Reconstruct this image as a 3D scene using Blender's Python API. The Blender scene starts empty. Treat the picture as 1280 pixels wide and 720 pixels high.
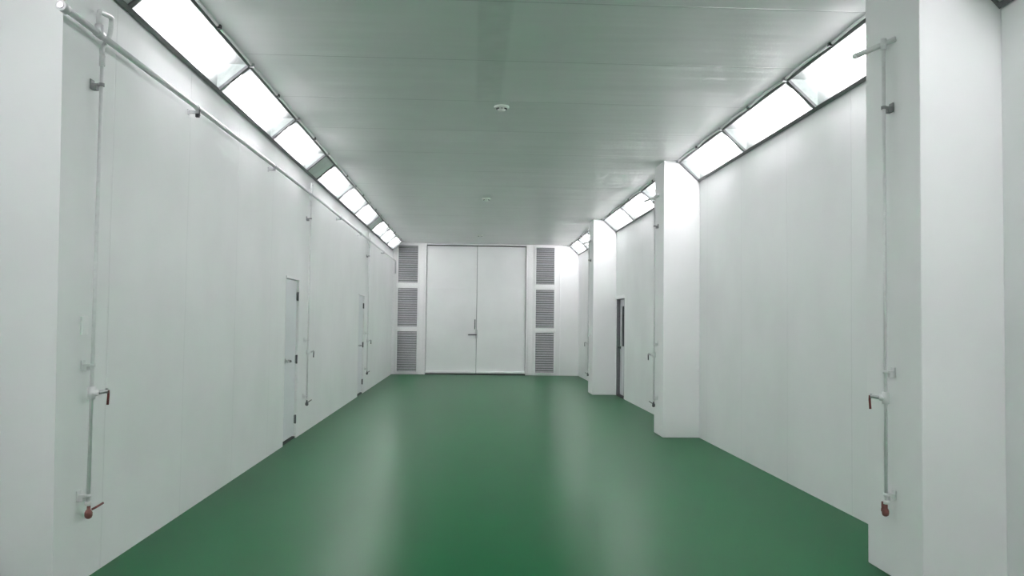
import bpy, bmesh, math, random
from mathutils import Vector, Matrix
random.seed(4)
S = bpy.context.scene
COL = S.collection

# ------------------------------------------------------------------ measures (metres)
XL, XR, XP = -2.187, 3.028, 2.541          # wall planes, pillar face
XN = -2.66                                  # recessed wall beside the camera
ZC, YB, YR = 3.666, 23.408, -8.30           # ceiling, end wall, wall behind the camera
PILLARS = [(4.60, 5.25), (10.935, 11.47), (17.318, 17.95)]
LDY = [(9.97, 10.75), (16.40, 17.28)]       # doors in the pipe wall
RDY = (16.37, 17.24)                        # glazed door in the pillar wall
DH = 2.0
DX0, DX1, DZ1 = -1.255, 1.535, 3.625        # double door in the end wall

# ------------------------------------------------------------------ materials
def new_mat(name):
    m = bpy.data.materials.new(name); m.use_nodes = True
    nt = m.node_tree
    return m, nt, nt.nodes['Principled BSDF']

def simple(name, col, rough=0.5, metal=0.0, noise=0.0, scale=30.0):
    m, nt, b = new_mat(name)
    b.inputs['Roughness'].default_value = rough
    b.inputs['Metallic'].default_value = metal
    tc = nt.nodes.new('ShaderNodeTexCoord')
    n = nt.nodes.new('ShaderNodeTexNoise'); n.inputs['Scale'].default_value = scale
    nt.links.new(tc.outputs['Object'], n.inputs['Vector'])
    r = nt.nodes.new('ShaderNodeValToRGB')
    lo = [max(0, c * (1 - noise)) for c in col]; hi = [min(1, c * (1 + noise)) for c in col]
    r.color_ramp.elements[0].color = (*lo, 1); r.color_ramp.elements[1].color = (*hi, 1)
    r.color_ramp.elements[0].position = .3; r.color_ramp.elements[1].position = .7
    nt.links.new(n.outputs['Fac'], r.inputs['Fac'])
    nt.links.new(r.outputs['Color'], b.inputs['Base Color'])
    return m

def wall_mat(name, col, rough, seam_axis=None, pitch=1.3, off=0.0, wave=0.0, seam_dark=.06, stain=None, mottle=.035):
    """painted sheet-metal panels: mottled paint, hairline joints, slightly wavy face"""
    m, nt, b = new_mat(name)
    N, L = nt.nodes.new, nt.links.new
    tc = N('ShaderNodeTexCoord')
    sep = N('ShaderNodeSeparateXYZ'); L(tc.outputs['Object'], sep.inputs[0])
    n1 = N('ShaderNodeTexNoise'); n1.inputs['Scale'].default_value = 1.1; n1.inputs['Detail'].default_value = 6
    L(tc.outputs['Object'], n1.inputs['Vector'])
    mr = N('ShaderNodeMapRange'); mr.inputs['From Min'].default_value = .3; mr.inputs['From Max'].default_value = .7
    mr.inputs['To Min'].default_value = 1 - mottle; mr.inputs['To Max'].default_value = 1 + mottle
    L(n1.outputs['Fac'], mr.inputs['Value'])
    fac = mr.outputs['Result']
    h = None
    if seam_axis:
        ax = sep.outputs[seam_axis]
        a = N('ShaderNodeMath'); a.operation = 'SUBTRACT'; a.inputs[1].default_value = off; L(ax, a.inputs[0])
        pp = N('ShaderNodeMath'); pp.operation = 'PINGPONG'; pp.inputs[1].default_value = pitch / 2; L(a.outputs[0], pp.inputs[0])
        # hairline near pingpong == 0
        sm = N('ShaderNodeMapRange'); sm.interpolation_type = 'SMOOTHSTEP'
        sm.inputs['From Min'].default_value = .002; sm.inputs['From Max'].default_value = .012
        sm.inputs['To Min'].default_value = 0; sm.inputs['To Max'].default_value = 1
        L(pp.outputs[0], sm.inputs['Value'])
        d = N('ShaderNodeMapRange'); d.inputs['To Min'].default_value = 1 - seam_dark; d.inputs['To Max'].default_value = 1
        L(sm.outputs[0], d.inputs['Value'])
        mu = N('ShaderNodeMath'); mu.operation = 'MULTIPLY'; L(fac, mu.inputs[0]); L(d.outputs[0], mu.inputs[1])
        fac = mu.outputs[0]; h = sm.outputs[0]
    if stain:
        x0, x1, y0, y1, amt = stain
        def band(axis, lo, hi, soft):
            a = N('ShaderNodeMapRange'); a.interpolation_type = 'SMOOTHSTEP'
            a.inputs['From Min'].default_value = lo - soft; a.inputs['From Max'].default_value = lo + soft
            L(sep.outputs[axis], a.inputs['Value'])
            c = N('ShaderNodeMapRange'); c.interpolation_type = 'SMOOTHSTEP'
            c.inputs['From Min'].default_value = hi - soft; c.inputs['From Max'].default_value = hi + soft
            c.inputs['To Min'].default_value = 1; c.inputs['To Max'].default_value = 0
            L(sep.outputs[axis], c.inputs['Value'])
            mm = N('ShaderNodeMath'); mm.operation = 'MULTIPLY'; L(a.outputs[0], mm.inputs[0]); L(c.outputs[0], mm.inputs[1])
            return mm.outputs[0]
        bx = band('X', x0, x1, .025); by = band('Y', y0, y1, .5)
        mm = N('ShaderNodeMath'); mm.operation = 'MULTIPLY'; L(bx, mm.inputs[0]); L(by, mm.inputs[1])
        n5 = N('ShaderNodeTexNoise'); n5.inputs['Scale'].default_value = 5; L(tc.outputs['Object'], n5.inputs['Vector'])
        m3 = N('ShaderNodeMath'); m3.operation = 'MULTIPLY'; L(mm.outputs[0], m3.inputs[0]); L(n5.outputs['Fac'], m3.inputs[1])
        m4 = N('ShaderNodeMath'); m4.operation = 'MULTIPLY_ADD'; m4.inputs[1].default_value = -amt; m4.inputs[2].default_value = 1
        L(m3.outputs[0], m4.inputs[0])
        mu = N('ShaderNodeMath'); mu.operation = 'MULTIPLY'; L(fac, mu.inputs[0]); L(m4.outputs[0], mu.inputs[1])
        fac = mu.outputs[0]
    mx = N('ShaderNodeVectorMath'); mx.operation = 'SCALE'; mx.inputs[0].default_value = col
    L(fac, mx.inputs['Scale']); L(mx.outputs[0], b.inputs['Base Color'])
    n2 = N('ShaderNodeTexNoise'); n2.inputs['Scale'].default_value = 3; n2.inputs['Detail'].default_value = 4
    L(tc.outputs['Object'], n2.inputs['Vector'])
    rr = N('ShaderNodeMapRange'); rr.inputs['To Min'].default_value = rough - .08; rr.inputs['To Max'].default_value = rough + .08
    L(n2.outputs['Fac'], rr.inputs['Value']); L(rr.outputs[0], b.inputs['Roughness'])
    if wave or h:
        w = N('ShaderNodeTexNoise'); w.inputs['Scale'].default_value = 1.0; w.inputs['Detail'].default_value = 2
        mp = N('ShaderNodeMapping'); L(tc.outputs['Object'], mp.inputs['Vector'])
        mp.inputs['Scale'].default_value = (.45, 2.7, .5) if seam_axis == 'Y' and wave > .01 else (1.2, 1.2, .35)
        L(mp.outputs[0], w.inputs['Vector'])
        bp = N('ShaderNodeBump'); bp.inputs['Strength'].default_value = 1; bp.inputs['Distance'].default_value = max(wave, .004)
        L(w.outputs['Fac'], bp.inputs['Height'])
        last = bp.outputs[0]
        if h:
            b2 = N('ShaderNodeBump'); b2.inputs['Strength'].default_value = .7; b2.inputs['Distance'].default_value = .003
            L(h, b2.inputs['Height']); L(last, b2.inputs['Normal']); last = b2.outputs[0]
        L(last, b.inputs['Normal'])
    return m

PAINT = (.88, .89, .89)
M = {}
M['wall'] = wall_mat('painted_panel_wall', PAINT, .42, 'Y', 1.357, 5.155, .004)
M['pillar'] = wall_mat('painted_pillar', (.885, .89, .89), .5, None, wave=.003)
M['end'] = wall_mat('painted_end_wall', (.89, .89, .89), .45, None, wave=.003)
M['ceiling'] = wall_mat('painted_ceiling', (.745, .745, .745), .34, 'Y', 1.29, 8.15, .017, .26, (.02, .26, 3.5, 8.2, .22))
M['door'] = wall_mat('painted_door', (.79, .80, .83), .38, None, wave=.002)
M['big_door'] = wall_mat('painted_double_door', (.88, .89, .89), .4, None, wave=.003)
M['trim'] = simple('white_trim', (.92, .92, .92), .4, 0, .03)
M['pipe'] = simple('white_painted_pipe', (.62, .63, .64), .35, 0, .04)
M['drop'] = simple('white_drop_pipe', (.78, .79, .79), .35, 0, .04)
M['shaded_mount'] = simple('shaded_bracket_paint', (.30, .31, .31), .5, 0, .08)  # upper mounts only: shade on their undersides put into the colour
M['steel'] = simple('brushed_steel', (.55, .56, .57), .3, .9, .1)
M['handle_steel'] = simple('grey_handle_steel', (.17, .175, .18), .35, .4, .1)
M['dark_steel'] = simple('dull_dark_steel', (.12, .125, .13), .4, .6, .15)
M['frame'] = simple('grey_light_frame', (.15, .157, .16), .5, .2, .12)
M['reflector'] = simple('dull_light_box_lining', (.60, .65, .63), .6, 0, .08)
M['spacer'] = simple('grey_green_blank_panel', (.54, .61, .57), .5, 0, .06, 8)
M['clip'] = simple('dark_clip', (.05, .052, .055), .5, .2, .1)
M['louver'] = simple('grey_louver', (.36, .37, .38), .45, .2, .10)
M['louver_back'] = simple('grey_louver_backing', (.14, .145, .15), .7, 0, .1)
M['red'] = simple('red_brown_lever_grip', (.16, .034, .030), .5, 0, .15)
M['brass'] = simple('tarnished_red_brass', (.22, .085, .072), .45, .2, .2)
M['jamb'] = simple('grey_door_frame', (.20, .205, .22), .45, .1, .06)
M['gap'] = simple('dark_threshold', (.03, .035, .033), .6, 0, .1)
M['dark_glass'] = simple('dark_window_glass', (.045, .05, .055), .08, 0, .1)
M['plastic'] = simple('white_plastic', (.80, .80, .78), .35, 0, .02)

# glossy green floor paint: matt pigment under a thin sheen that grows towards grazing angles
m = bpy.data.materials.new('green_epoxy_floor'); m.use_nodes = True
nt = m.node_tree; nt.nodes.clear(); N, L = nt.nodes.new, nt.links.new
tc = N('ShaderNodeTexCoord')
n = N('ShaderNodeTexNoise'); n.inputs['Scale'].default_value = .6; n.inputs['Detail'].default_value = 2
L(tc.outputs['Object'], n.inputs['Vector'])
r = N('ShaderNodeValToRGB')
r.color_ramp.elements[0].position = .2; r.color_ramp.elements[0].color = (.0086, .098, .034, 1)
r.color_ramp.elements[1].position = .8; r.color_ramp.elements[1].color = (.0094, .105, .037, 1)
L(n.outputs['Fac'], r.inputs['Fac'])
df = N('ShaderNodeBsdfDiffuse'); L(r.outputs['Color'], df.inputs['Color'])
gs = N('ShaderNodeBsdfGlossy'); gs.inputs['Roughness'].default_value = .25; gs.inputs['Color'].default_value = (1, 1, 1, 1)
mp = N('ShaderNodeMapping'); mp.inputs['Scale'].default_value = (.35, 2.2, 1); L(tc.outputs['Object'], mp.inputs['Vector'])
n2 = N('ShaderNodeTexNoise'); n2.inputs['Scale'].default_value = 1.6; n2.inputs['Detail'].default_value = 3; L(mp.outputs[0], n2.inputs['Vector'])
mr = N('ShaderNodeMapRange'); mr.inputs['To Min'].default_value = .277; mr.inputs['To Max'].default_value = .305
L(n2.outputs['Fac'], mr.inputs['Value']); L(mr.outputs[0], gs.inputs['Roughness'])
lw = N('ShaderNodeLayerWeight'); lw.inputs['Blend'].default_value = .5
pw = N('ShaderNodeMath'); pw.operation = 'POWER'; pw.inputs[1].default_value = 5; L(lw.outputs['Facing'], pw.inputs[0])
ma = N('ShaderNodeMath'); ma.operation = 'MULTIPLY_ADD'; ma.inputs[1].default_value = .31; ma.inputs[2].default_value = .003; L(pw.outputs[0], ma.inputs[0])
ms = N('ShaderNodeMixShader'); L(ma.outputs[0], ms.inputs[0]); L(df.outputs[0], ms.inputs[1]); L(gs.outputs[0], ms.inputs[2])
out = N('ShaderNodeOutputMaterial'); L(ms.outputs[0], out.inputs['Surface'])
M['floor'] = m

# fluorescent tube
TUBE_STRENGTH = 31.5
m, nt, b = new_mat('lit_fluorescent_tube')
b.inputs['Base Color'].default_value = (.9, .9, .9, 1)
b.inputs['Emission Color'].default_value = (1.0, .905, .950, 1)
b.inputs['Emission Strength'].default_value = TUBE_STRENGTH
M['tube'] = m

# dusty pane in front of the tubes: mostly clear, a film of overspray that is thicker in blotches
m = bpy.data.materials.new('dusty_light_pane'); m.use_nodes = True
nt = m.node_tree; nt.nodes.clear(); N, L = nt.nodes.new, nt.links.new
out = N('ShaderNodeOutputMaterial'); tr = N('ShaderNodeBsdfTransparent'); tl = N('ShaderNodeBsdfTranslucent')
gl = N('ShaderNodeBsdfGlossy'); gl.inputs['Roughness'].default_value = .12
tr.inputs['Color'].default_value = (.93, .95, .95, 1); tl.inputs['Color'].default_value = (.85, .86, .87, 1)
tc = N('ShaderNodeTexCoord'); n = N('ShaderNodeTexNoise'); n.inputs['Scale'].default_value = 9; n.inputs['Detail'].default_value = 8
L(tc.outputs['Object'], n.inputs['Vector'])
mr = N('ShaderNodeMapRange'); mr.inputs['From Min'].default_value = .35; mr.inputs['From Max'].default_value = .75
mr.inputs['To Min'].default_value = .03; mr.inputs['To Max'].default_value = .15
L(n.outputs['Fac'], mr.inputs['Value'])
m1 = N('ShaderNodeMixShader'); L(mr.outputs[0], m1.inputs[0]); L(tr.outputs[0], m1.inputs[1]); L(tl.outputs[0], m1.inputs[2])
m2 = N('ShaderNodeMixShader'); m2.inputs[0].default_value = .05; L(m1.outputs[0], m2.inputs[1]); L(gl.outputs[0], m2.inputs[2])
L(m2.outputs[0], out.inputs['Surface'])
M['pane'] = m

# ------------------------------------------------------------------ mesh helpers
def box(bm, lo, hi):
    x0, y0, z0 = lo; x1, y1, z1 = hi
    vs = [bm.verts.new(p) for p in ((x0,y0,z0),(x1,y0,z0),(x1,y1,z0),(x0,y1,z0),(x0,y0,z1),(x1,y0,z1),(x1,y1,z1),(x0,y1,z1))]
    for f in ((0,3,2,1),(4,5,6,7),(0,1,5,4),(1,2,6,5),(2,3,7,6),(3,0,4,7)):
        bm.faces.new([vs[i] for i in f])
    return vs

def obox(bm, c, ax, ay, az, hx, hy, hz):
    """oriented box"""
    c = Vector(c); X, Y, Z = Vector(ax) * hx, Vector(ay) * hy, Vector(az) * hz
    vs = [bm.verts.new(c + X * sx + Y * sy + Z * sz) for sz in (-1, 1) for sx, sy in ((-1,-1),(1,-1),(1,1),(-1,1))]
    for f in ((0,3,2,1),(4,5,6,7),(0,1,5,4),(1,2,6,5),(2,3,7,6),(3,0,4,7)):
        bm.faces.new([vs[i] for i in f])

def fillet(pts, rad, n=5):
    pts = [Vector(p) for p in pts]
    if rad <= 0: return pts
    res = [pts[0]]
    for i in range(1, len(pts) - 1):
        a, b, c = pts[i-1], pts[i], pts[i+1]
        r = min(rad, (a-b).length * .45, (c-b).length * .45)
        p, q = b + (a-b).normalized() * r, b + (c-b).normalized() * r
        for k in range(n + 1):
            t = k / n
            res.append(p * (1-t)**2 + b * 2*t*(1-t) + q * t*t)
    res.append(pts[-1])
    return res

def tube(bm, pts, r, seg=12, rad=0.0, caps=True):
    pts = fillet(pts, rad)
    if not isinstance(r, (list, tuple)): r = [r] * len(pts)
    t = (pts[1] - pts[0]).normalized()
    u = t.orthogonal().normalized()
    rings = []
    for i, p in enumerate(pts):
        if i == 0: d = pts[1] - pts[0]
        elif i == len(pts) - 1: d = pts[-1] - pts[-2]
        else: d = (pts[i+1] - pts[i]).normalized() + (pts[i] - pts[i-1]).normalized()
        d.normalize()
        u = (u - d * u.dot(d)).normalized(); v = d.cross(u)
        rings.append([bm.verts.new(p + (u * math.cos(a) + v * math.sin(a)) * r[i]) for a in (2*math.pi*k/seg for k in range(seg))])
    for a, b in zip(rings, rings[1:]):
        for k in range(seg):
            f = bm.faces.new((a[k], a[(k+1) % seg], b[(k+1) % seg], b[k])); f.smooth = True
    if caps:
        bm.faces.new(rings[0][::-1]); bm.faces.new(rings[-1])

def lathe(bm, c, prof, seg=32, axis=(0,0,1)):
    """prof: (radius, height along axis) from c"""
    c, d = Vector(c), Vector(axis).normalized(); u = d.orthogonal().normalized(); v = d.cross(u)
    rings = [[bm.verts.new(c + d*h + (u*math.cos(a) + v*math.sin(a)) * max(r, 1e-5)) for a in (2*math.pi*k/seg for k in range(seg))] for r, h in prof]
    for a, b in zip(rings, rings[1:]):
        for k in range(seg):
            f = bm.faces.new((a[k], a[(k+1) % seg], b[(k+1) % seg], b[k])); f.smooth = True
    bm.faces.new(rings[0][::-1]); bm.faces.new(rings[-1])

def quad(bm, pts):
    bm.faces.new([bm.verts.new(p) for p in pts])

def obj(name, bm, mat, parent=None, bevel=0.0):
    bmesh.ops.recalc_face_normals(bm, faces=bm.faces[:])
    me = bpy.data.meshes.new(name); bm.to_mesh(me); bm.free()
    me.materials.append(M[mat])
    o = bpy.data.objects.new(name, me); COL.objects.link(o)
    if parent: o.parent = parent
    if bevel:
        md = o.modifiers.new('edge', 'BEVEL'); md.width = bevel; md.segments = 2; md.limit_method = 'ANGLE'; md.angle_limit = math.radians(40)
    return o

def tag(o, label=None, cat=None, group=None, kind=None):
    if label: o['label'] = label
    if cat: o['category'] = cat
    if group: o['group'] = group
    if kind: o['kind'] = kind
    return o

def empty(name, loc, label, cat, group=None, kind=None):
    o = bpy.data.objects.new(name, None); COL.objects.link(o); o.location = loc
    o.empty_display_size = .1
    return tag(o, label, cat, group, kind)

def copy_tree(root, loc, label):
    r = root.copy(); COL.objects.link(r); r.location = loc; r['label'] = label
    for ch in list(root.children):
        c = ch.copy(); COL.objects.link(c); c.parent = r
        for g in list(ch.children):
            d = g.copy(); COL.objects.link(d); d.parent = c
    return r

B = bmesh.new

# ------------------------------------------------------------------ the room shell
T = .3
bm = B(); box(bm, (XN - T, YR - T, -.2), (XR + T, YB + T, 0))
tag(obj('floor', bm, 'floor'), 'glossy green painted floor running the length of the hall', 'floor', kind='structure')
bm = B(); box(bm, (XN - T, YR - T, ZC), (XR + T, YB + T, ZC + .2))
tag(obj('ceiling', bm, 'ceiling'), 'grey-green flat ceiling with thin cross joints between the light strips', 'ceiling', kind='structure')

# wall with the long pipe and two doors; its end towards the camera is a slightly out-of-plumb corner
bm = B()
ends = [4.54] + [v for d in LDY for v in d] + [YB]
for i in range(0, len(ends), 2):
    vs = box(bm, (XN - T, ends[i], 0), (XL, ends[i+1], ZC))
    if i == 0:
        for v in vs:
            if abs(v.co.y - ends[0]) < 1e-6: v.co.y = 4.580 - .0287 * v.co.z
for a, c in LDY:
    box(bm, (XN - T, a, DH), (XL, c, ZC)); box(bm, (XN - T, a, 0), (XL - .12, c, DH))
tag(obj('wall_left', bm, 'wall'), 'long pale wall with the pipe header and two white doors', 'wall', kind='structure')
bm = B(); box(bm, (XN - T, YR, 0), (XN, 4.45, ZC))
tag(obj('wall_left_recess', bm, 'wall'), 'short set-back wall beside the camera, before the pipe wall begins', 'wall', kind='structure')

bm = B()
box(bm, (XR, YR, 0), (XR + T, RDY[0], ZC)); box(bm, (XR, RDY[1], 0), (XR + T, YB, ZC))
box(bm, (XR, RDY[0], DH), (XR + T, RDY[1], ZC)); box(bm, (XR + .16, RDY[0], 0), (XR + T, RDY[1], DH))
tag(obj('wall_right', bm, 'wall'), 'long pale wall set back between three square pillars', 'wall', kind='structure')

bm = B()
box(bm, (XN - T, YB, 0), (DX0, YB + T, ZC)); box(bm, (DX1, YB, 0), (XR + T, YB + T, ZC))
box(bm, (DX0, YB, DZ1), (DX1, YB + T, ZC)); box(bm, (DX0, YB + .1, 0), (DX1, YB + T, DZ1))
tag(obj('wall_back', bm, 'end'), 'white end wall with the tall double door and two louver columns', 'wall', kind='structure')
bm = B(); box(bm, (XN - T, YR - T, 0), (XR + T, YR, ZC))
tag(obj('wall_front', bm, 'end'), 'plain white end wall behind the camera', 'wall', kind='structure')

for (y0, y1), lab in zip(PILLARS, ('large white pillar close to the camera with a drop pipe on its shaded face',
                                   'white pillar in the middle of the wall, between two light strips',
                                   'white pillar standing beside the glazed grey door')):
    bm = B(); box(bm, (XP, y0, 0), (XR, y1, ZC))
    tag(obj('pillar', bm, 'pillar', bevel=.006), lab, 'pillar', 'pillars along the wall', 'structure')

# vertical joint strip and jamb strips on the end wall
def strip(name, x0, x1, z0, z1, d=.015, mat='trim', lab=None):
    bm = B(); box(bm, (x0, YB - d, z0), (x1, YB, z1))
    return tag(obj(name, bm, mat, bevel=.003), lab, 'trim', kind='structure')
strip('trim_1', 2.485, 2.515, 0, ZC, .012, lab='thin vertical joint strip beside the louver column near the pillars')
strip('trim_2', -2.187, -2.12, 0, 3.42, .012, lab='narrow corner strip where the pipe wall meets the end wall')

# ------------------------------------------------------------------ double door in the end wall
dd = empty('door_1', (0, YB, 0), 'tall white double door in the end wall', 'door', kind='structure')
XS = .160
bm = B()
box(bm, (DX0 - .045, -.035, 0), (DX0, .08, DZ1 + .03)); box(bm, (DX1, -.035, 0), (DX1 + .045, .08, DZ1 + .03)); box(bm, (DX0, -.035, DZ1), (DX1, .08, DZ1 + .03))
obj('door_frame', bm, 'trim', dd, .004)
for x0, x1 in ((DX0 + .009, XS - .006), (XS + .006, DX1 - .009)):
    bm = B(); box(bm, (x0, .012, .05), (x1, .055, DZ1 - .03))
    leaf = obj('door_leaf', bm, 'big_door', dd, .006)
    bm = B(); box(bm, (x0, -.055, .046), (x1, .012, .100)); obj('kick_rail', bm, 'trim', leaf, .003)
    for z in (1.255, 2.416):
        bm = B(); box(bm, (x0 + .02, .008, z - .007), (x1 - .02, .0125, z + .007)); obj('sheet_joint', bm, 'big_door', leaf, .002)
bm = B(); box(bm, (DX0, .07, 0), (DX1, .099, DZ1)); obj('door_backing', bm, 'louver_back', dd)
bm = B(); box(bm, (DX0, -.05, .0), (DX1, .06, .026)); obj('threshold', bm, 'dark_steel', dd, .003)
bm = B(); tube(bm, [(.118, .012, 1.535), (.118, -.055, 1.535), (.118, -.055, 1.285), (.118, .012, 1.285)], .014, 10, .03)
obj('pull_handle', bm, 'handle_steel', dd)
bm = B(); box(bm, (.135, -.004, 1.02), (.185, .012, 1.26)); pl = obj('lock_plate', bm, 'steel', dd, .004)
bm = B(); tube(bm, [(.158, .0, 1.118), (.158, -.06, 1.118), (-.07, -.06, 1.118)], .015, 10, .02)
obj('lever_handle', bm, 'dark_steel', pl)

# ------------------------------------------------------------------ doors in the pipe wall
def hinge_door(name, y0, y1, lab):
    d = empty(name, (XL, (y0 + y1) / 2, 0), lab, 'door', kind='structure')
    h = (y1 - y0) / 2
    bm = B()
    box(bm, (-.11, -h, 0), (.004, -h + .012, DH)); box(bm, (-.11, h - .012, 0), (.004, h, DH)); box(bm, (-.11, -h, DH - .014), (.012, h, DH + .012))
    obj('door_frame', bm, 'trim', d, .002)
    bm = B(); box(bm, (-.075, -h + .016, .035), (-.028, h - .016, DH - .018)); leaf = obj('door_leaf', bm, 'door', d, .003)
    bm = B(); box(bm, (-.11, -h, 0), (-.015, h, .02)); obj('threshold', bm, 'gap', d)
    for z in (1.785, .99, .235):
        bm = B(); tube(bm, [(-.012, h - .014, z - .055), (-.012, h - .014, z + .055)], .011, 10)
        box(bm, (-.0275, h - .034, z - .05), (-.024, h - .018, z + .05)); obj('hinge', bm, 'dark_steel', d)
    bm = B(); lathe(bm, (-.03, -h + .15, .995), [(.03, 0), (.03, .012), (.014, .016), (.012, .05)], 20, (1, 0, 0))
    rose = obj('door_handle', bm, 'steel', leaf)
    bm = B(); tube(bm, [(.025, -h + .15, .995), (.03, -h + .09, .995), (.03, -h + .03, .99)], .011, 10, .01); obj('lever', bm, 'steel', leaf)
    bm = B(); tube(bm, [(.012, -h + .15, .995), (.03, -h + .16, .995), (.03, -h + .22, .99)], .015, 10, .01); obj('lock_knob', bm, 'dark_steel', leaf)
hinge_door('door_2', *LDY[0], 'plain white hinged door in the pipe wall, the one closer to the camera')
hinge_door('door_3', *LDY[1], 'plain white hinged door in the pipe wall, the one closer to the louvers')

# ------------------------------------------------------------------ glazed door beside the third pillar
y0, y1 = RDY
gd = empty('door_4', (XR, (y0 + y1) / 2, 0), 'grey-framed door with a dark narrow window beside the third pillar', 'door', kind='structure')
h = (y1 - y0) / 2
bm = B()
box(bm, (-.004, -h, 0), (.15, -h + .012, DH)); box(bm, (-.004, h - .04, 0), (.15, h, DH)); box(bm, (0, -h, DH - .02), (.15, h, DH))
obj('door_frame', bm, 'jamb', gd, .002)
bm = B(); box(bm, (-.02, -h - .02, DH - .012), (.0, h + .05, DH + .055)); obj('door_head', bm, 'trim', gd, .004)
bm = B()
ly0, ly1, wy0, wy1, wz0, wz1 = -h + .014, h - .044, -h + .22, h - .20, 1.02, 1.84
box(bm, (.068, ly0, .03), (.11, wy0, DH - .022)); box(bm, (.068, wy1, .03), (.11, ly1, DH - .022))
box(bm, (.068, wy0, .03), (.11, wy1, wz0)); box(bm, (.068, wy0, wz1), (.11, wy1, DH - .022))
leaf = obj('door_leaf', bm, 'door', gd)
bm = B(); box(bm, (.082, wy0, wz0), (.09, wy1, wz1)); obj('window_pane', bm, 'dark_glass', leaf)
bm = B(); lathe(bm, (.068, ly1 - .07, .99), [(.026, 0), (.026, .012), (.012, .02), (.012, .04), (.026, .045), (.028, .06), (.015, .07)], 20, (-1, 0, 0)); obj('door_handle', bm, 'dark_steel', leaf)
bm = B(); box(bm, (0, -h, 0), (.15, h, .02)); obj('threshold', bm, 'gap', gd)

# ------------------------------------------------------------------ louvered vents in the end wall
def vent(x0, x1, z0, z1, lab):
    v = empty('louver_vent', ((x0 + x1) / 2, YB, z0), lab, 'vent', 'louvered vents either side of the double door')
    w, H = (x1 - x0) / 2, z1 - z0
    f = .022
    bm = B()
    box(bm, (-w - .012, -.03, -.005), (-w + f, 0, H + .005)); box(bm, (w - f, -.03, -.005), (w + .012, 0, H + .005))
    box(bm, (-w + f, -.03, -.005), (w - f, 0, f)); box(bm, (-w + f, -.03, H - f), (w - f, 0, H + .005))
    obj('vent_frame', bm, 'trim', v, .003)
    bm = B(); box(bm, (-w + f, -.004, f), (w - f, -.001, H - f)); obj('backing', bm, 'louver_back', v)
    bm = B(); n = 17; p = (H - 2 * f) / n
    for k in range(n):
        z = f + p * (k + .5)
        a = math.radians(58)
        obox(bm, (0, -.014, z), (1, 0, 0), (0, -math.cos(a), -math.sin(a)), (0, -math.sin(a), math.cos(a)), w - f, p * .50, .0015)
    obj('slats', bm, 'louver', v)
rows = ((.055, 1.215), (1.305, 2.42), (2.53, 3.61))
for (x0, x1), side in (((-2.06, -1.475), 'beside the pipe wall'), ((1.795, 2.355), 'on the pillar side of the double door')):
    for (z0, z1), wd in zip(rows, ('bottom', 'middle', 'top')):
        vent(x0, x1, z0, z1, f'{wd} grey louvered vent in the column {side}')
    # white rails of the column
    bm = B()
    for za, zb in ((rows[0][1] + .012, rows[1][0] - .012), (rows[1][1] + .012, rows[2][0] - .012)):
        box(bm, (x0 - .03, -.036, za), (x1 + .03, 0, zb))
    o = obj('trim_3' if x0 < 0 else 'trim_4', bm, 'trim', None, .004); o.location = (0, YB, 0)
    tag(o, f'white cross rails between the louvered vents {side}', 'trim', kind='structure')
for k, (xa, lab) in enumerate(((-1.39, 'white post strip between the double door and the vents near the pipe wall'), (1.66, 'white post strip between the double door and the vents near the pillars'))):
    strip(f'trim_{5 + k}', xa - .055, xa + .055, 0, ZC, .01, lab=lab)

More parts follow.
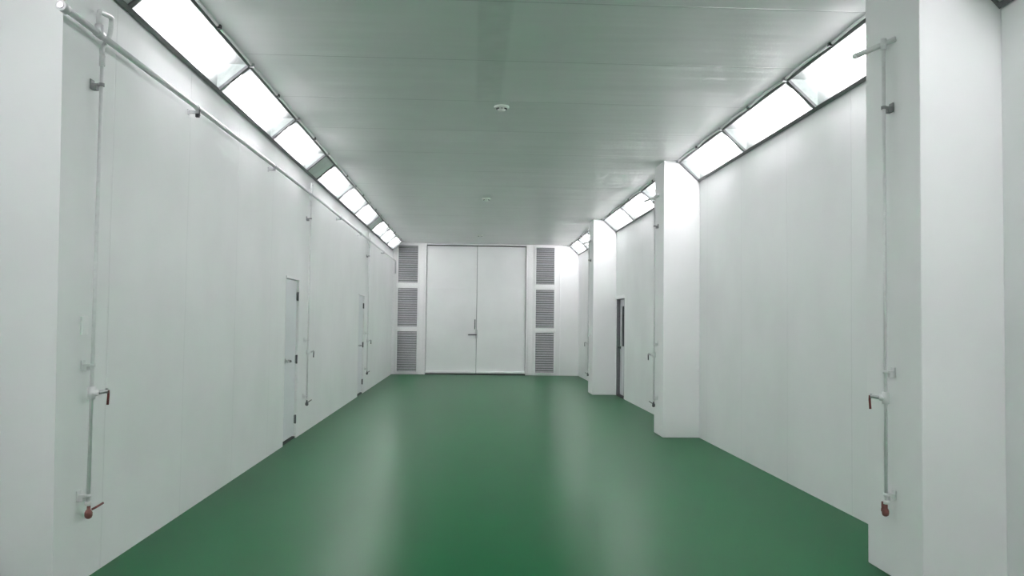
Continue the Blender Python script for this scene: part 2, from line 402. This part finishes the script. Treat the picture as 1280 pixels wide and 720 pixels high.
# ------------------------------------------------------------------ light boxes in the wall-to-ceiling corners
ORD = ('first', 'second', 'third', 'fourth', 'fifth', 'sixth', 'seventh', 'eighth', 'ninth')
def light_box(side, xw, xc, zl, ya, yb, lab, group, end_a=False, end_b=False):
    """side +1: wall at smaller x (pipe wall); -1: pillar wall. Slanting pane from (xw, zl) on the wall to (xc, ZC) at the ceiling"""
    e = empty('light_box', (xw, (ya + yb) / 2, zl), lab, 'light', group)
    L2 = (yb - ya) / 2
    dx, dz = xc - xw, ZC - zl
    W = math.hypot(dx, dz)
    u = Vector((dx / W, 0, dz / W))                       # up the slope
    n = Vector((side * dz / W, 0, -abs(dx) / W))          # out into the room
    Y = Vector((0, 1, 0))
    P = lambda s, y, d=0.0: u * s + Y * y + n * d         # local point on the slope
    # frame of four bars
    bm = B(); fb, ft, fs = .036, .030, .025
    obox(bm, P(fb / 2, 0, .004), u, Y, n, fb / 2, L2, .012)
    obox(bm, P(W - ft / 2, 0, .004), u, Y, n, ft / 2, L2, .012)
    for s in (-1, 1):
        obox(bm, P(W / 2, s * (L2 - fs / 2), .004), u, Y, n, W / 2 - .02, fs / 2, .0115)
    obj('frame', bm, 'frame', e)
    # lining: the two faces of the corner and the two triangular ends, shallow gap to wall and ceiling
    bm = B(); g = .004
    a, c, k = Vector((side * g, 0, .012)), Vector((dx - side * .012, 0, dz - g)), Vector((side * g, 0, dz - g))
    for p, q in ((a, k), (k, c)):
        quad(bm, (p - Y * L2, p + Y * L2, q + Y * L2, q - Y * L2))
    for s in (-1, 1):
        bm.faces.new([bm.verts.new(v + Y * s * (L2 - .001)) for v in (a, k, c)])
    obj('lining', bm, 'reflector', e)
    # four tubes, packed side by side behind the pane
    lt = L2 - .31
    for i in range(4):
        s = W * .5 + (i - 1.5) * .034
        bm = B(); tube(bm, [P(s, -lt, -.103), P(s, lt, -.103)], .016, 8)
        obj('fluorescent_tube', bm, 'tube', e)
    bm = B(); obox(bm, P(W / 2 + .003, 0, -.006), u, Y, n, W / 2 - .028, L2 - .020, .0015)
    obj('glass_pane', bm, 'pane', e)
    # bowed sealing strips along the ceiling edge, with a dark clip at each joint
    for q in (-1, 1):
        bm = B(); pts = []
        for t in range(7):
            f = t / 6; y = q * L2 * (.03 + .94 * f)
            bow = .010 + .016 * math.sin(math.pi * f) * (1.0 if side < 0 else .35)
            pts.append(Vector((dx + side * bow, y, dz - .011)))
        tube(bm, pts, .011, 8); obj('sealing_strip', bm, 'trim', e)
    bm = B(); box(bm, (min(dx - side * .006, dx + side * .030), -.016, dz - .028), (max(dx - side * .006, dx + side * .030), .016, dz - .0005)); obj('clip', bm, 'clip', e)
    bm = B(); box(bm, (min(dx - side * .006, dx + side * .034), L2 - .028, dz - .030), (max(dx - side * .006, dx + side * .034), L2 - .002, dz - .0005)); obj('clip', bm, 'steel', e)
    return e

XLu, ZLl = -1.905, 3.4216
XRu, ZRl = 2.7386, 3.399
GL, GR = 'light boxes above the pipe wall', 'light boxes between the pillars'
runs_l = [(5.25, 10.93), (11.63, 17.318), (18.05, 23.0)]
k = 0
for a, c in runs_l:
    for i in range(3):
        w = (c - a) / 3
        last_box = light_box(1, XL, XLu, ZLl, a + w * i, a + w * (i + 1), f'fluorescent light box above the pipe wall, {ORD[k]} one counting from the camera', GL)
        k += 1
runs_r = [(PILLARS[0][1], PILLARS[1][0]), (PILLARS[1][1], PILLARS[2][0]), (PILLARS[2][1], YB - .01)]
names = ('between the first and second pillars', 'between the second and third pillars', 'between the third pillar and the end wall')
for (a, c), nm in zip(runs_r, names):
    for i in range(3):
        w = (c - a) / 3
        light_box(-1, XR, XRu, ZRl, a + w * i, a + w * (i + 1), f'fluorescent light box {nm}, {ORD[i]} one from the camera', GR)
# same boxes beside the camera; unseen run behind it added to light pillar fronts
for ya, yb, nm, n2 in ((-1.6, 3.90, 'beside the camera', 'before the first pillar'), (-8.1, -2.1, 'behind the camera as unseen fill', 'added on the pillar wall behind the camera')):
    w = (yb - ya) / 3
    for i in range(3):
        light_box(1, XN, XN + (XLu - XL), ZLl, ya + w * i, ya + w * (i + 1), f'fluorescent light box on the set-back wall {nm}, {ORD[i]} of three', 'light boxes ' + nm)
        light_box(-1, XR, XRu - .03, ZRl - .055, ya + w * i + .3, ya + w * (i + 1) + .3, f'fluorescent light box {n2}, {ORD[i]} of three', 'light boxes ' + nm)

# blank panels between the runs
def blank(ya, yb, lab, side=1, xw=XL, xc=XLu, zl=ZLl):
    e = empty('blank_panel', (xw, (ya + yb) / 2, zl), lab, 'panel', 'blank panels between light boxes')
    dx, dz = xc - xw, ZC - zl; W = math.hypot(dx, dz); u = Vector((dx / W, 0, dz / W)); n = Vector((side * dz / W, 0, -abs(dx) / W)); Y = Vector((0, 1, 0))
    h = (yb - ya) / 2
    bm = B()
    for q in (.018, W - .015): obox(bm, u * q + n * .004, u, Y, n, .017, h, .012)
    for q in (-1, 1): obox(bm, u * (W / 2) + n * .004 + Y * q * (h - .012), u, Y, n, W / 2 - .035, .012, .0115)
    obj('frame', bm, 'frame', e)
    bm = B(); obox(bm, u * (W / 2), u, Y, n, W / 2 - .03, h, .004); obj('sheet', bm, 'spacer', e)
    bm = B(); tube(bm, [(dx + side * .012, -h, dz - .011), (dx + side * .012, h, dz - .011)], .011, 8); obj('sealing_strip', bm, 'trim', e)
blank(4.20, 4.60, 'grey-green blank panel against the front of the first pillar', -1, XR, XRu - .03, ZRl - .055)
blank(3.90, 4.45, 'grey-green blank panel at the end of the set-back wall beside the camera', 1, XN, XN + (XLu - XL), ZLl)
blank(4.60, 5.25, 'grey-green blank panel before the first light box above the pipe wall')
blank(10.93, 11.63, 'grey-green blank panel between third and fourth light boxes above the pipe wall')
blank(17.318, 18.05, 'grey-green blank panel between sixth and seventh light boxes above the pipe wall')
# closing cheek at the far end of the last run
bm = B()
g = [(XL, ZLl - .01), (XLu + .01, ZC), (XL, ZC)]
lo = [bm.verts.new((x, 23.0, z)) for x, z in g]; hi = [bm.verts.new((x, 23.04, z)) for x, z in g]
bm.faces.new(lo); bm.faces.new(hi[::-1])
for i in range(3): bm.faces.new((lo[i], lo[(i+1) % 3], hi[(i+1) % 3], hi[i]))
ep = obj('end_plate', bm, 'trim', last_box)
ep.location = -last_box.location

# ------------------------------------------------------------------ pipe header along the wall
hp = empty('header_pipe', (XL + .002, 0, 0), 'long white pipe running high along the pale wall with the doors', 'pipe')
hx = .07
HP = [(hx, 4.33, 3.088), (hx, 6.4, 3.106), (hx, 11.0, 3.142), (hx, YB - .08, 3.145)]
bm = B(); tube(bm, HP, .0185, 14); obj('pipe', bm, 'pipe', hp)
bm = B(); tube(bm, [(hx, 4.315, 3.088), (hx, 4.375, 3.0885)], .027, 16); obj('end_coupling', bm, 'pipe', hp)
bm = B(); tube(bm, [(hx, 4.309, 3.088), (hx, 4.3145, 3.088)], .014, 16); obj('pipe_bore', bm, 'steel', hp)
bm = B(); tube(bm, [(hx, YB - .1, 3.145), (hx, YB - .035, 3.145), (hx, YB - .035, 2.8)], .0195, 12, .03); obj('end_elbow', bm, 'pipe', hp)
def zh(y):
    for (a, b_) in zip(HP, HP[1:]):
        if a[1] <= y <= b_[1]: return a[2] + (b_[2] - a[2]) * (y - a[1]) / (b_[1] - a[1])
for i, y in enumerate((6.45, 8.98, 13.5, 16.0, 20.2)):
    z = zh(y); bm = B()
    box(bm, (0, y - .018, z - .055), (.006, y + .018, z - .012)); box(bm, (0, y - .012, z - .045), (hx + .014, y + .012, z - .024))
    tube(bm, [(hx, y - .016, z), (hx, y + .016, z)], .0235, 14)
    obj('wall_mount', bm, 'pipe', hp)
    if i == 0:
        bm = B(); box(bm, (hx - .010, y - .014, z - .072), (hx + .016, y + .014, z - .0465)); box(bm, (hx + .017, y - .010, z - .060), (hx + .021, y + .010, z - .014)); obj('pipe_clamp', bm, 'clip', hp)

# ------------------------------------------------------------------ drop pipes with valves
def bracket(out, z, y=0.0):
    """wall foot, angle arm and ring round the pipe; out = signed distance of the pipe axis"""
    s = 1 if out > 0 else -1
    bm = B()
    def bx(a, c, y0, y1, z0, z1): box(bm, (min(a, c), y0, z0), (max(a, c), y1, z1))
    bx(0, s * .006, y - .024, y + .024, z - .028, z + .028)
    bx(s * .006, s * (abs(out) - .008), y - .018, y + .018, z - .006, z + .006)
    for q in (-.020, .016): bx(s * .006, s * .032, y + q, y + q + .004, z - .030, z - .006)
    bx(s * .030, s * .033, y - .020, y + .020, z - .030, z - .006)
    tube(bm, [(out, y, z - .009), (out, y, z + .009)], .0165, 12)
    return bm

def drop(loc, out, top_pts, lab, group, vdir, red=True, ears=False):
    e = empty('drop_pipe', loc, lab, 'pipe', group)
    s = 1 if out > 0 else -1
    ztop = top_pts[-1][2]
    bm = B(); tube(bm, [(out, 0, ztop), (out, 0, .447)], .0105, 12); obj('pipe', bm, 'drop', e)
    bm = B()
    if len(top_pts) > 3:
        tube(bm, top_pts, .0145, 12, .035)
        tube(bm, [top_pts[-1], (out, 0, ztop - .06)], .0165, 12)
        obj('swan_neck', bm, 'drop', e)
    else:
        tube(bm, [top_pts[0], top_pts[1], top_pts[2]], [.0150, .0165, .0190], 12)
        d = (Vector(top_pts[2]) - Vector(top_pts[1])).normalized()
        t = Vector(top_pts[2]); tube(bm, [t, t + d * .02, t + d * .03], [.0195, .0190, .012], 12)
        obj('stub', bm, 'drop', e)
        bm = B(); tube(bm, [(out, 0, top_pts[1][2] - .035), (out, 0, top_pts[1][2] + .03)], .0175, 12); obj('tee', bm, 'drop', e)
    for z in (2.825, 1.225, .495):
        obj('wall_mount', bracket(out, z), 'shaded_mount' if z > 2 else 'drop', e)
    # tee block with a side valve and a hanging lever
    bm = B(); tube(bm, [(out, 0, 1.035), (out, 0, 1.105)], .021, 14); tube(bm, [(out - s * .0, 0, 1.07), (out + s * .03, vdir * .018, 1.07)], .019, 14)
    obj('tee_block', bm, 'drop', e)
    p = Vector((out + s * .03, vdir * .018, 1.07)); q = Vector((out + s * .058, vdir * .060, 1.075))
    bm = B(); tube(bm, [p, q], [.0105, .0115], 12); tube(bm, [q - Vector((0, 0, .012)), q + Vector((0, 0, .016))], .008, 10)
    v = obj('side_valve', bm, 'steel', e)
    bm = B(); c = q + Vector((s * .006, vdir * .006, 0))
    tube(bm, [c + Vector((0, 0, .004)), c + Vector((0, vdir * .004, -.02)), c + Vector((0, -vdir * .004, -.078))], .0072, 8, .006)
    obj('valve_lever', bm, 'red' if red else 'dark_steel', v)
    # bottom ball valve
    bm = B(); tube(bm, [(out, 0, .44), (out, 0, .462)], .0165, 12); obj('end_ring', bm, 'plastic', e)
    bm = B(); lathe(bm, (out, .01 * vdir, .365), [(.008, 0), (.017, .006), (.021, .018), (.021, .034), (.015, .046), (.010, .052), (.010, .078)], 16)
    bv = obj('bottom_valve', bm, 'brass' if red else 'dark_steel', e)
    bm = B(); a = Vector((out + s * .012, .022 * vdir, .414))
    if ears:
        bx = Vector((out - .004, .012, .402)); hd = Vector((.86, -.5, 0))
        tube(bm, [bx - hd * .020, bx + hd * .018], .010, 8)
        for q in (-.0105, .0095):
            c = bx + hd * q
            tube(bm, [c, c + Vector((0, 0, .03)) + hd * q * .1, c + Vector((0, 0, .050)) + hd * q * .2], [.0085, .0075, .0055], 8)
        obj('butterfly_grip', bm, 'brass' if red else 'dark_steel', bv)
    else:
        tube(bm, [a, a + Vector((s * .012, .014, .006)), a + Vector((s * .03, .075, .020))], .0062, 8, .005)
        obj('valve_lever', bm, 'red' if red else 'dark_steel', bv)
    return e

# pipe wall: three drops fed from the header through a swan neck
o_ = .055
for y, lab, red in ((4.84, 'white drop pipe on the pipe wall with red levers, before the first door', True),
                    (11.10, 'white drop pipe on the pipe wall just past the first door', False),
                    (17.45, 'white drop pipe on the pipe wall just past the second door', False)):
    ty = y - .085; zt = zh(ty); dz = zt - 3.0925
    bm = B(); tube(bm, [(hx, ty, zt), (hx, ty, zt + .052)], .0235, 12); tube(bm, [(hx, ty - .035, zh(ty - .035)), (hx, ty + .035, zh(ty + .035))], .0235, 14)
    obj('tee', bm, 'pipe', hp)
    neck = [(.068, -.085, zt + .058), (.068, -.095, 3.220 + dz), (.05, .120, 3.262 + dz), (.030, .150, 3.165 + dz), (.030, .045, 3.045 + dz), (o_, 0, 2.995 + dz)]
    drop((XL + .002, y, 0), o_, neck, lab, 'drop pipes', 1, red=red)
# pillars: each drop starts at a stub that comes out of the pillar
po = -.05
stub = [(0, -.05, 3.236), (po, .012, 3.218), (-.150, .135, 3.188)]
drop((XP - .002, 4.91, 0), po, stub, 'white drop pipe on the first pillar, with a red-brown tap low down', 'drop pipes', 1, ears=True)
drop((XP - .002, 11.25, 0), po, stub, 'white drop pipe on the second pillar', 'drop pipes', 1, red=False)
drop((XP - .002, 17.62, 0), po, stub, 'white drop pipe on the third pillar, beside the glazed door', 'drop pipes', 1, red=False)

# small blank cover plate beside the first drop pipe
pe = empty('cover_plate', (XL, 4.838, 1.395), 'small blank white cover plate behind the first drop pipe', 'plate')
bm = B(); box(bm, (0, -.040, 0), (.012, .040, .105)); obj('plate', bm, 'trim', pe, .003)

# ------------------------------------------------------------------ ceiling detectors
def detector(x, y, lab):
    e = empty('ceiling_detector', (x, y, ZC), lab, 'detector', 'detectors along the middle of the ceiling')
    bm = B(); lathe(bm, (0, 0, 0), [(.074, 0), (.076, .010), (.070, .022), (.058, .026), (.050, .014)], 36, (0, 0, -1)); obj('base', bm, 'plastic', e)
    bm = B(); lathe(bm, (0, 0, -.012), [(.040, 0), (.042, .018), (.036, .032), (.022, .040), (.006, .042)], 28, (0, 0, -1)); obj('sensor_dome', bm, 'plastic', e)
    bm = B()
    for i in range(8):
        a = i * math.pi / 4
        obox(bm, (math.cos(a) * .047, math.sin(a) * .047, -.026), (math.cos(a), math.sin(a), 0), (-math.sin(a), math.cos(a), 0), (0, 0, 1), .006, .003, .010)
    obj('cage', bm, 'clip', e)
    return e
d0 = detector(.28, 8.33, 'round white ceiling detector closest to the camera')
copy_tree(d0, (.245, 14.67, ZC), 'round white ceiling detector, second from the camera')
copy_tree(d0, (.205, 21.0, ZC), 'round white ceiling detector just before the double door')

# ------------------------------------------------------------------ world, camera, view
w = bpy.data.worlds.new('World'); S.world = w; w.use_nodes = True
w.node_tree.nodes['Background'].inputs['Color'].default_value = (.02, .02, .02, 1)

yaw, pitch, roll, fpx = 0.048787, 0.040150, 0.012073, 1043.85
cy, sy, cp, sp = math.cos(yaw), math.sin(yaw), math.cos(pitch), math.sin(pitch)
Rv = Vector((cy, -sy, 0)); Fv = Vector((sy * cp, cy * cp, sp)); Uv = Vector((-sy * sp, -cy * sp, cp))
X = Rv * math.cos(roll) + Uv * math.sin(roll); Yv = -Rv * math.sin(roll) + Uv * math.cos(roll)
cam = bpy.data.cameras.new('Camera'); co = bpy.data.objects.new('Camera', cam); COL.objects.link(co)
mw = Matrix((X, Yv, -Fv)).transposed().to_4x4(); mw.translation = (0, 0, 1.5)
co.matrix_world = mw
cam.sensor_width = 36; cam.sensor_fit = 'HORIZONTAL'; cam.lens = fpx / 1280 * 36; cam.clip_start = .05
S.camera = co

S.view_settings.view_transform = 'Standard'; S.view_settings.look = 'None'
S.view_settings.gamma = 1; S.view_settings.use_curve_mapping = False
S.view_settings.exposure = 0.43
S.cycles.use_denoising = True; S.cycles.denoiser = 'OPENIMAGEDENOISE'; S.cycles.denoising_prefilter = 'ACCURATE'
S.cycles.max_bounces = 12; S.cycles.diffuse_bounces = 8; S.cycles.glossy_bounces = 5; S.cycles.transparent_max_bounces = 12
S.cycles.caustics_reflective = False; S.cycles.caustics_refractive = False
